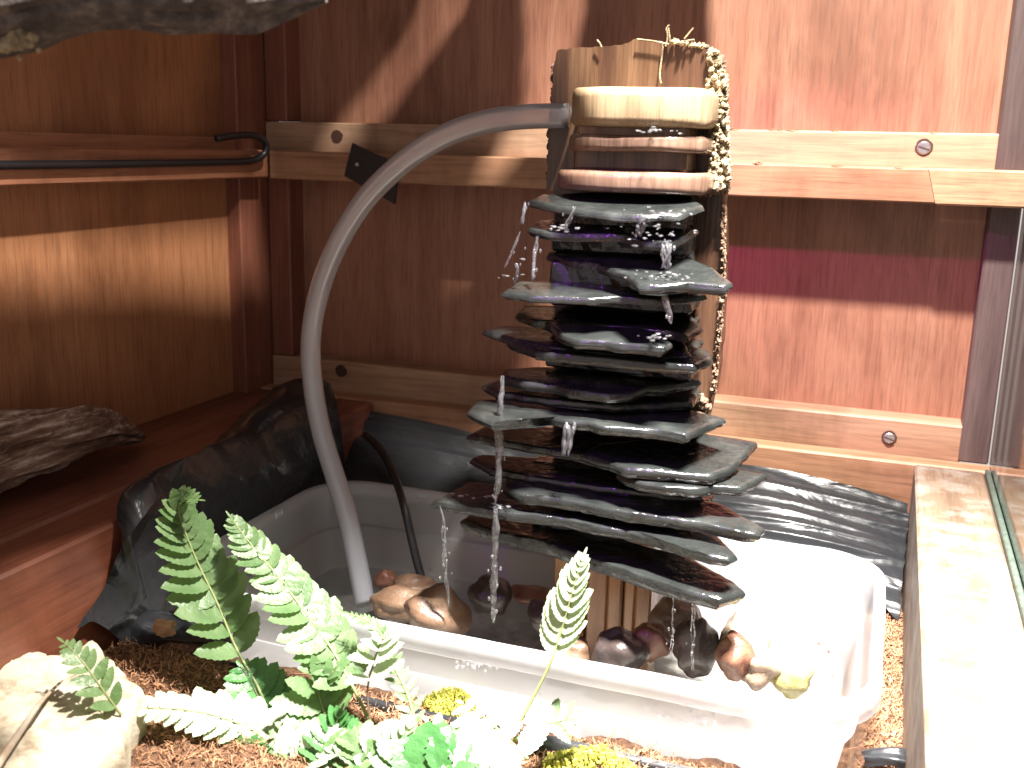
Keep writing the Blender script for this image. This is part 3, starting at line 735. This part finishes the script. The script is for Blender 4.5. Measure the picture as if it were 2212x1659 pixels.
# ------------------------------------------------------------------ falling water
def stream(pts, rad, label, seed, n=10, strands=2):
    wide = rad > .0030
    pr = []; rnd = random.Random(seed)
    if wide: rad, strands = rad * .38, strands + 3
    elif len(pts) < 4: rad *= .6
    for s in range(strands):
        line = spline([onY(x + rnd.uniform(-1, 1) * (11 if wide else 4) * (strands > 1), y, Y) for x, y, Y in pts], 12)
        out, rr = [], []
        for i, p in enumerate(line):
            w = .0011 * (strands > 1)
            out.append(p + Vector((w * nz(p, 130, seed + s), w * nz(p, 130, seed + s + 5), 0)))
            rr.append(rad * 1.2 * (.62 + .55 * abs(nz(p, 75, seed + s * 3))) * (.8 if strands > 1 else 1) * min(1, .25 + 3 * min(i, len(line) - 1 - i) / len(line)))
        pr.append(tube(out, rr, n))
    for k in range(int(3 * strands)):
        x, y, Y = pts[rnd.randrange(len(pts) - 1)]; x2, y2, Y2 = pts[-1]
        t = rnd.random(); q = onY(pts[0][0] + (x2 - pts[0][0]) * t + rnd.gauss(0, 7), pts[0][1] + (y2 - pts[0][1]) * t, Y); r = rnd.uniform(.0004, .0010)
        pr.append(blob(q, (r, r, r * 1.6), k, 0, 1, 7, 5))
    return tag(mk('water_stream', *join(pr), M['stream'], None, True), label, 'water')
stream([(1087, 812, .585), (1080, 860, .584), (1078, 930, .584), (1080, 1000, .584), (1074, 1050, .584), (1070, 1088, .586)], .0028, 'thick clear water stream falling onto the slate that juts over the tub', 1)
stream([(1068, 1098, .580), (1068, 1160, .582), (1068, 1240, .590), (1068, 1345, .598)], .0023, 'foamy water stream falling from the jutting slate into the pond', 2, 10, 3)
stream([(953, 1092, .588), (960, 1140, .588), (964, 1230, .590), (968, 1310, .592)], .0014, 'thin water thread dripping from the tip of the jutting slate', 3)
stream([(1232, 912, .588), (1228, 940, .587), (1222, 985, .586)], .0052, 'short broad curtain of water between two middle slates', 4, 10, 3)
stream([(1440, 526, .595), (1438, 545, .594), (1436, 580, .594)], .0040, 'splashing water falling from the second slate onto a pale slate', 5, 10, 2)
stream([(1432, 618, .588), (1440, 650, .588), (1450, 700, .590)], .0030, 'broken water drops under the pale wide slate', 6, 9, 2)
stream([(1140, 436, .610), (1132, 460, .606), (1128, 485, .604)], .0026, 'water curling off the left tip of the topmost slate', 7, 9, 2)
stream([(1124, 500, .602), (1108, 540, .600), (1090, 580, .598)], .0016, 'slanting water drips left of the upper slates', 8, 8, 1)
stream([(1160, 510, .605), (1158, 545, .604), (1152, 605, .600)], .0024, 'faint water trickle beside the dark core of the tower', 9, 8, 2)
stream([(1118, 570, .60), (1116, 610, .60)], .0022, 'dripping water above the left tip of the grey slate', 10, 8, 2)
stream([(1455, 1270, .575), (1452, 1350, .578), (1448, 1420, .585)], .0011, 'fine water thread under the lowest slate beside the post', 11, 8, 2)
stream([(1500, 1280, .572), (1498, 1360, .576), (1495, 1450, .582)], .0010, 'fine water thread under the tip of the lowest slate', 12, 8, 2)
stream([(1240, 446, .600), (1232, 470, .600), (1222, 496, .602)], .0020, 'water dribble running off the topmost slate near its left part', 13, 8, 2)
stream([(1390, 463, .597), (1385, 490, .598), (1378, 512, .600)], .0034, 'heavy water splash between the two topmost slates', 14, 9, 3)
# beads of water thrown up on the slates
pr = []; rnd = random.Random(5)
for (x, y, Y), n, sx, sy in (((1215, 494, .602), 16, 16, 4), ((1400, 505, .600), 36, 40, 10), ((1430, 600, .592), 40, 36, 8), ((1435, 458, .600), 16, 30, 5), ((1420, 728, .588), 18, 16, 5), ((1010, 1075, .600), 24, 22, 6), ((1070, 1096, .590), 20, 12, 4), ((1120, 570, .600), 10, 18, 24), ((1430, 282, .61), 12, 34, 3)):
    for k in range(n):
        q = onY(x + rnd.gauss(0, sx), y + rnd.gauss(0, sy), Y + rnd.uniform(-.003, .003)); r = rnd.uniform(.0004, .0012)
        pr.append(blob(q, (r * rnd.uniform(1, 2.2), r, r * .6), k, .5, 1, 7, 5))
tag(mk('splash_drops', *join(pr), M['stream'], None, True), 'scattered water drops splashing on the slates', 'water drops', None, 'stuff')

# ------------------------------------------------------------------ driftwood, overhead cork bark, pale rock, moss
def log(name, pts, radii, mat, label, cat, seed, squash=.6, rough=.35, nu=26, k=12, sc=120):
    line = spline(pts, k); m = len(line); vs, fs = [], []
    for i, p in enumerate(line):
        t = (line[min(i + 1, m - 1)] - line[max(i - 1, 0)]).normalized()
        s = t.cross(Vector((0, 0, 1))).normalized(); u = s.cross(t)
        f_ = i / (m - 1) * (len(radii) - 1); a = min(int(f_), len(radii) - 2); r = radii[a] + (radii[a + 1] - radii[a]) * (f_ - a)
        for q in range(nu):
            an = 2 * pi * q / nu; d = s * cos(an) + u * sin(an) * squash
            e = 1 + rough * nz(Vector((cos(an) * 2.5, sin(an) * 2.5, i * .035)), 1.6, seed) + rough * .35 * nz(Vector((cos(an) * 6, sin(an) * 6, i * .09)), 1.0, seed + 1) + rough * .12 * nz(p + d * r, sc * 2, seed + 1)
            vs.append(p + d * r * e)
    for i in range(m - 1):
        for q in range(nu):
            a, b = i * nu + q, i * nu + (q + 1) % nu; fs.append((a, b, b + nu, a + nu))
    fs += [tuple(range(nu))[::-1], tuple(range((m - 1) * nu, m * nu))]
    return tag(mk(name, vs, fs, M[mat], None, False), label, cat)
log('driftwood', [(-.585 + .02, .40, -.205), (-.553, .48, -.206), (-.545, .55, -.208), (-.546, .60, -.216), (-.545, .640, -.232)], [.030, .028, .024, .017, .005], 'drift', 'weathered brown driftwood lying on the dark left sill', 'driftwood', 3, .85, .5, 30, 16)
# hanging cork bark whose lower edge shows under the top of the picture
cr = [.026, .023, .019, .016, .017, .018, .013, .006]
cb = [onY(x, y, Y) + Vector((0, 0, r * .62)) for (x, y, Y), r in zip([(-160, 120, .33), (0, 98, .34), (120, 60, .35), (280, 42, .365), (420, 58, .38), (540, 48, .39), (640, 24, .40), (705, 4, .405)], cr)]
log('cork_bark', cb, cr, 'cork', 'rough grey cork bark hanging across the upper left corner', 'bark', 8, .75, .35, 30, 10, 90)
pr = []
for k in range(60):
    c = onY(random.gauss(30, 22), random.gauss(88, 14), .335); r = random.uniform(.0007, .0023); pr.append(blob(c, (r, r, r), k, .7, 1.4, 7, 5))
tag(mk('lichen_tuft', *join(pr), M['bark']), 'pale lichen tuft on the lower edge of the hanging bark', 'lichen')

# unseen blocker plates added below the lamp, outlined backwards from the wanted wall shadows
def plate_from_shadow(pts, zp, label, seed):
    out = []
    for p in pts:
        d = p - LAMP; out.append(LAMP + d * ((zp - LAMP.z) / d.z))
    fine = []
    for i, p in enumerate(out):
        q = out[(i + 1) % len(out)]
        for j in range(8):
            v = p.lerp(q, j / 8); fine.append(v + Vector((.0025 * nz(v, 90, seed), .0025 * nz(v, 90, seed + 1), 0)))
    n = len(fine); vs = [v + Vector((0, 0, .0035)) for v in fine] + [v - Vector((0, 0, .0035)) for v in fine]
    fs = [(i, (i + 1) % n, (i + 1) % n + n, i + n) for i in range(n)] + [tuple(range(n))[::-1], tuple(range(n, 2 * n))]
    return tag(mk('shadow_plate', vs, fs, M['cork']), label, 'bark')
bwp = lambda *q: [onY(x, y, YB) for x, y in q]
lwp = lambda *q: [onX(x, y, -.590) for x, y in q]
W3 = lambda Y, *q: [onY(x, y, Y) for x, y in q]
plate_from_shadow(bwp((1036, -60), (1130, -60), (1142, 200)) + W3(YR, (1090, 275), (1080, 325)) + W3(YT, (1042, 340), (1040, 412)) + bwp((1140, 470), (1190, 640)) + W3(YS, (1110, 860), (1080, 900), (1000, 1000), (640, 960)) + W3(YT, (560, 420), (560, 326)) + W3(YR, (775, 322), (775, 270)) + bwp((832, 264), (990, 54)), .205, 'flat shade plate added out of view above the hose', 1)
plate_from_shadow(bwp((1276, -60), (1532, -60), (1535, 140), (1240, 160)), .212, 'short shade plate added out of view above the log slab', 2)
plate_from_shadow(bwp((600, -120), (926, -60), (868, 80), (732, 250)) + W3(YR, (705, 262), (700, 322)) + W3(YT, (580, 330)) + lwp((515, 330), (515, 0)), .208, 'narrow shade plate added out of view above the corner', 3)
plate_from_shadow(lwp((-300, -250), (505, -150), (520, 470), (250, 485), (0, 478), (-300, 460)), .200, 'wide shade plate added out of view above the left wall', 4)
plate_from_shadow(lwp((-300, 660), (0, 640), (300, 630), (545, 655)) + [Vector(q) for q in ((-.47, .85, -.24), (-.30, .75, -.29), (-.29, .64, -.30), (-.40, .575, -.30), (-.446, .548, -.28), (-.455, .44, -.25), (-.47, .30, -.24), (-.62, .10, -.2))], .196, 'long shade plate added out of view over the left sill', 5)

# pale rock slab
rk = [(-140, 1395), (0, 1394), (70, 1398), (140, 1412), (205, 1386), (240, 1412), (275, 1455), (312, 1492), (285, 1520), (276, 1560), (268, 1610), (215, 1640), (180, 1720), (0, 1760), (-160, 1700)]
RZ = -.296
P = [onZ(x, y, RZ) for x, y in rk]; fine = []
for i, p in enumerate(P):
    q = P[(i + 1) % len(P)]
    for j in range(6):
        v = p.lerp(q, j / 6); fine.append(v + Vector((.0022 * nz(v, 160, 1), .0022 * nz(v, 160, 2), 0)))
c = sum(fine, Vector()) / len(fine); m = len(fine); vs, fs = [], []
for s, dz in ((.12, .004), (.3, .004), (.5, .003), (.7, .002), (.86, .001), (.96, -.001), (1.0, -.006), (1.01, -.016), (.98, -.026), (.94, -.040)):
    for v in fine:
        q = c + (v - c) * s; q.z = RZ + dz + (.006 * nz(q, 45, 3) + .003 * nz(q, 110, 4)) * (1 if dz > -.02 else .3); vs.append(q)
for j in range(9):
    for i in range(m): a, b = j * m + i, j * m + (i + 1) % m; fs.append((a, a + m, b + m, b))
fs.append(tuple(range(m)))
tag(mk('limestone_rock', vs, fs, M['lime'], None, True), 'flat pale limestone rock lying on the soil beside the left sill', 'rock')
v, f = tube(spline([onZ(x, y, z) for x, y, z in [(-30, 1690, -.286), (40, 1585, -.284), (90, 1515, -.284), (135, 1470, -.287)]], 6), [.0022 - .0015 * i / 18 for i in range(19)], 6)
tag(mk('dry_stalk', v, f, M['st_pale'], None, True), 'pale dry plant stalk lying across the limestone rock', 'stalk')

def moss(px, py, hw, hh, label, seed):
    c = onZ(px, py, -.322); rnd = random.Random(seed); pr = []; R_ = hw / F * .6
    for k in range(1100):
        a = rnd.uniform(0, 2 * pi); q = sqrt(rnd.random()); x = c.x + cos(a) * q * R_; y = c.y + sin(a) * q * R_ * .8
        w = 1 + .35 * nz((cos(a), sin(a), seed), 1.2); x = c.x + cos(a) * q * R_ * w; y = c.y + sin(a) * q * R_ * .8 * w
        z = c.z + .008 * (1 - q * q) * (1 + .6 * nz((x, y, 0), 120)) * (hh / 35) - .007 + rnd.uniform(-.001, .0025)
        r = rnd.uniform(.0005, .0012); pr.append(blob((x, y, z), (r, r, r * rnd.uniform(.9, 2.6)), k, .7, 1.8, 5, 4))
    return tag(mk('moss_clump', *join(pr), M['moss']), label, 'moss', 'moss clumps')
moss(972, 1505, 58, 34, 'yellow green moss clump against the front wall of the tub', 1)
moss(1285, 1648, 92, 40, 'wide moss clump on the soil by the narrow black liner edge', 2)

# ------------------------------------------------------------------ ferns
def leaflet_mesh(name, mat, serr, width, seed, fold=.12, curl=.10):
    rnd = random.Random(seed); n = 15; vs, fs = [], []
    for i in range(n + 1):
        t = i / n
        w = width * (sin(pi * min(1, t * .93 + .07)) ** .62) * (1 - .25 * t) + (.0 if t < 1 else 0)
        if i == n: w = .004
        if i == 0: w = width * .30
        w *= 1 + serr * (1 if i % 2 else -1) * (0 < i < n)
        z = -curl * t * t + rnd.uniform(-.008, .008)
        x = t + (.015 if i % 2 else 0) * (i < n)
        vs += [(x, -w, z + fold * w * 2), (t, 0, z), (x, w, z + fold * w * 2)]
    for i in range(n):
        a = i * 3; fs += [(a, a + 3, a + 4, a + 1), (a + 1, a + 4, a + 5, a + 2)]
    me = bpy.data.meshes.new(name); me.from_pydata(vs, [], fs); me.update()
    me.polygons.foreach_set('use_smooth', [True] * len(me.polygons)); me.materials.append(mat); return me
LM = {}
for key, mat in (('leaf', 'leaf'), ('leaf_d', 'leaf_d'), ('leaf_p', 'leaf_p')):
    LM[key] = [leaflet_mesh('leaflet', M[mat], .055, .17, s) for s in (1, 2, 3)]
    LM[key + '_w'] = [leaflet_mesh('leaflet', M[mat], .09, .26, s, .10, .16) for s in (4, 5)]
def leaf_obj(name, me, pos, d, nrm, length, wid, parent):
    d = d.normalized(); n = (nrm - d * nrm.dot(d)).normalized(); s = n.cross(d)
    m = Matrix((d * length, s * length * wid, n * length)).transposed().to_4x4()
    m.translation = pos - ORG[parent.name]
    o = bpy.data.objects.new(name, me); COL.objects.link(o); o.parent = parent; o.matrix_local = m
    return o
def frond(plant, pts, n, Lmax, aL, aR, key='leaf', t0=.12, seed=0, wid=1.0, stem='stem', r=.0011, face=.55, prof=.75, lean=None):
    """pts: picture x, y and depth of the rachis from base to tip; Lmax in metres"""
    line = spline([onY(x, y, Y) for x, y, Y in pts], 10); m = len(line); rnd = random.Random(seed)
    fr = mk('frond', *tube(line, [r * (1 - .75 * i / m) for i in range(m)], 6), M[stem], plant, True)
    for k in range(n):
        t = t0 + (1 - t0) * (k / n) ** .90
        i = min(int(t * (m - 1)), m - 2); p = line[i].lerp(line[i + 1], t * (m - 1) - i)
        tg = (line[min(i + 2, m - 1)] - line[max(i - 1, 0)]).normalized()
        nrm = (-p.normalized() * face + Vector((0, 0, 1 - face * .6))).normalized()
        if lean: nrm = (nrm + Vector(lean)).normalized()
        u = (t - t0) / (1 - t0); L = Lmax * (1 - u) ** prof * (.80 + .2 * min(1, u * 6)) + .0016
        for side, ang in ((1, aL), (-1, aR)):
            a = radians(ang + rnd.uniform(-7, 7)) * side * (1 - .35 * u)
            d = Matrix.Rotation(a, 3, nrm) @ tg
            d = (d + nrm * rnd.uniform(-.12, .12)).normalized()
            leaf_obj('leaflet', rnd.choice(LM[key]), p, d, nrm + Vector((rnd.uniform(-.2, .2), rnd.uniform(-.2, .2), 0)), L * rnd.uniform(.90, 1.08), wid, fr)
    nrm = (-line[-1].normalized() * face + Vector((0, 0, .6))).normalized()
    leaf_obj('leaflet', LM[key][0], line[-1], (line[-1] - line[-3]), nrm, .006, .8, fr)
    return fr
fa = empty('fern_plant', onY(600, 1600, .465), 'green fern with two tall fronds leaning over the corner of the tub', 'fern', 'ferns')
frond(fa, [(596, 1590, .462), (560, 1490, .470), (510, 1400, .478), (470, 1305, .484), (430, 1222, .488), (402, 1155, .490), (386, 1105, .490), (398, 1082, .488), (428, 1080, .486)], 18, .0320, 80, 52, 'leaf', .24, 1, 1.85)
frond(fa, [(800, 1560, .468), (760, 1480, .476), (715, 1400, .484), (655, 1318, .490), (600, 1245, .494), (550, 1186, .497), (518, 1145, .498), (500, 1120, .498)], 20, .0285, 74, 48, 'leaf', .16, 2, 1.85)
frond(fa, [(600, 1600, .462), (572, 1540, .466), (545, 1480, .470), (520, 1440, .473)], 6, .030, 75, 70, 'leaf_d_w', .25, 3, 1.2, 'stem_d')
frond(fa, [(720, 1600, .460), (700, 1540, .464), (690, 1490, .468), (720, 1450, .470)], 5, .034, 85, 60, 'leaf_w', .25, 4, 1.1)
fb = empty('fern_plant', onY(280, 1560, .445), 'small sparse fern frond standing before the pale limestone rock', 'fern', 'ferns')
frond(fb, [(262, 1545, .392), (225, 1495, .390), (190, 1445, .390), (160, 1408, .391), (138, 1388, .392)], 8, .0150, 70, 62, 'leaf', .12, 5, 1.6, 'stem', .0008, .6)
fc = empty('fern_plant', onY(600, 1680, .44), 'lamp bleached fern frond arching low over the soil beside the rock', 'fern', 'ferns')
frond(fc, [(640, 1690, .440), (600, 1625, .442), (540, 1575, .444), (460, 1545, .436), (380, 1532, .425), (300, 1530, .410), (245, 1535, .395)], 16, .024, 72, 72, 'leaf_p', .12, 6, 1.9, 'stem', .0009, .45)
fd = empty('fern_plant', onY(1110, 1600, .475), 'white lit fern frond rising in front of the tub rim', 'fern', 'ferns')
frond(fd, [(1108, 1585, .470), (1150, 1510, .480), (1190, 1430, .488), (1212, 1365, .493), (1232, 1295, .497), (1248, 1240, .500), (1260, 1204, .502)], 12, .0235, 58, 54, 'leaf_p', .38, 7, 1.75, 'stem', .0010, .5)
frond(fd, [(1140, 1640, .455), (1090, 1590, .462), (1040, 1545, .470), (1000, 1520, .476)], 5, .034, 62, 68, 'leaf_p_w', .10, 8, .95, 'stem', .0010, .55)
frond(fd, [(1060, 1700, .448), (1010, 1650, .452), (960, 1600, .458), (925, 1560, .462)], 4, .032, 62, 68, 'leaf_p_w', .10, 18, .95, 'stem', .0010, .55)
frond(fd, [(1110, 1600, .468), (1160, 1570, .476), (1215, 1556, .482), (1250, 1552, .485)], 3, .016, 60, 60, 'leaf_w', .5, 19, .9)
fe = empty('fern_plant', onY(900, 1640, .455), 'narrow bright green curled fern frond beside the moss at the tub front', 'fern', 'ferns')
frond(fe, [(905, 1640, .458), (898, 1570, .466), (880, 1500, .474), (852, 1440, .480), (835, 1395, .484), (815, 1360, .486), (790, 1340, .487), (755, 1326, .488)], 22, .0095, 60, 60, 'leaf', .05, 9, 1.2, 'stem', .0013, .6, .45)
frond(fe, [(820, 1640, .452), (800, 1560, .460), (795, 1480, .468), (815, 1410, .474), (828, 1380, .476)], 4, .024, 150, 60, 'leaf_p_w', .55, 10, .9, 'stem_d', .0008)
ff = empty('fern_plant', onY(700, 1690, .435), 'low tangle of dark green serrated fern fronds in the foreground soil', 'fern', 'ferns')
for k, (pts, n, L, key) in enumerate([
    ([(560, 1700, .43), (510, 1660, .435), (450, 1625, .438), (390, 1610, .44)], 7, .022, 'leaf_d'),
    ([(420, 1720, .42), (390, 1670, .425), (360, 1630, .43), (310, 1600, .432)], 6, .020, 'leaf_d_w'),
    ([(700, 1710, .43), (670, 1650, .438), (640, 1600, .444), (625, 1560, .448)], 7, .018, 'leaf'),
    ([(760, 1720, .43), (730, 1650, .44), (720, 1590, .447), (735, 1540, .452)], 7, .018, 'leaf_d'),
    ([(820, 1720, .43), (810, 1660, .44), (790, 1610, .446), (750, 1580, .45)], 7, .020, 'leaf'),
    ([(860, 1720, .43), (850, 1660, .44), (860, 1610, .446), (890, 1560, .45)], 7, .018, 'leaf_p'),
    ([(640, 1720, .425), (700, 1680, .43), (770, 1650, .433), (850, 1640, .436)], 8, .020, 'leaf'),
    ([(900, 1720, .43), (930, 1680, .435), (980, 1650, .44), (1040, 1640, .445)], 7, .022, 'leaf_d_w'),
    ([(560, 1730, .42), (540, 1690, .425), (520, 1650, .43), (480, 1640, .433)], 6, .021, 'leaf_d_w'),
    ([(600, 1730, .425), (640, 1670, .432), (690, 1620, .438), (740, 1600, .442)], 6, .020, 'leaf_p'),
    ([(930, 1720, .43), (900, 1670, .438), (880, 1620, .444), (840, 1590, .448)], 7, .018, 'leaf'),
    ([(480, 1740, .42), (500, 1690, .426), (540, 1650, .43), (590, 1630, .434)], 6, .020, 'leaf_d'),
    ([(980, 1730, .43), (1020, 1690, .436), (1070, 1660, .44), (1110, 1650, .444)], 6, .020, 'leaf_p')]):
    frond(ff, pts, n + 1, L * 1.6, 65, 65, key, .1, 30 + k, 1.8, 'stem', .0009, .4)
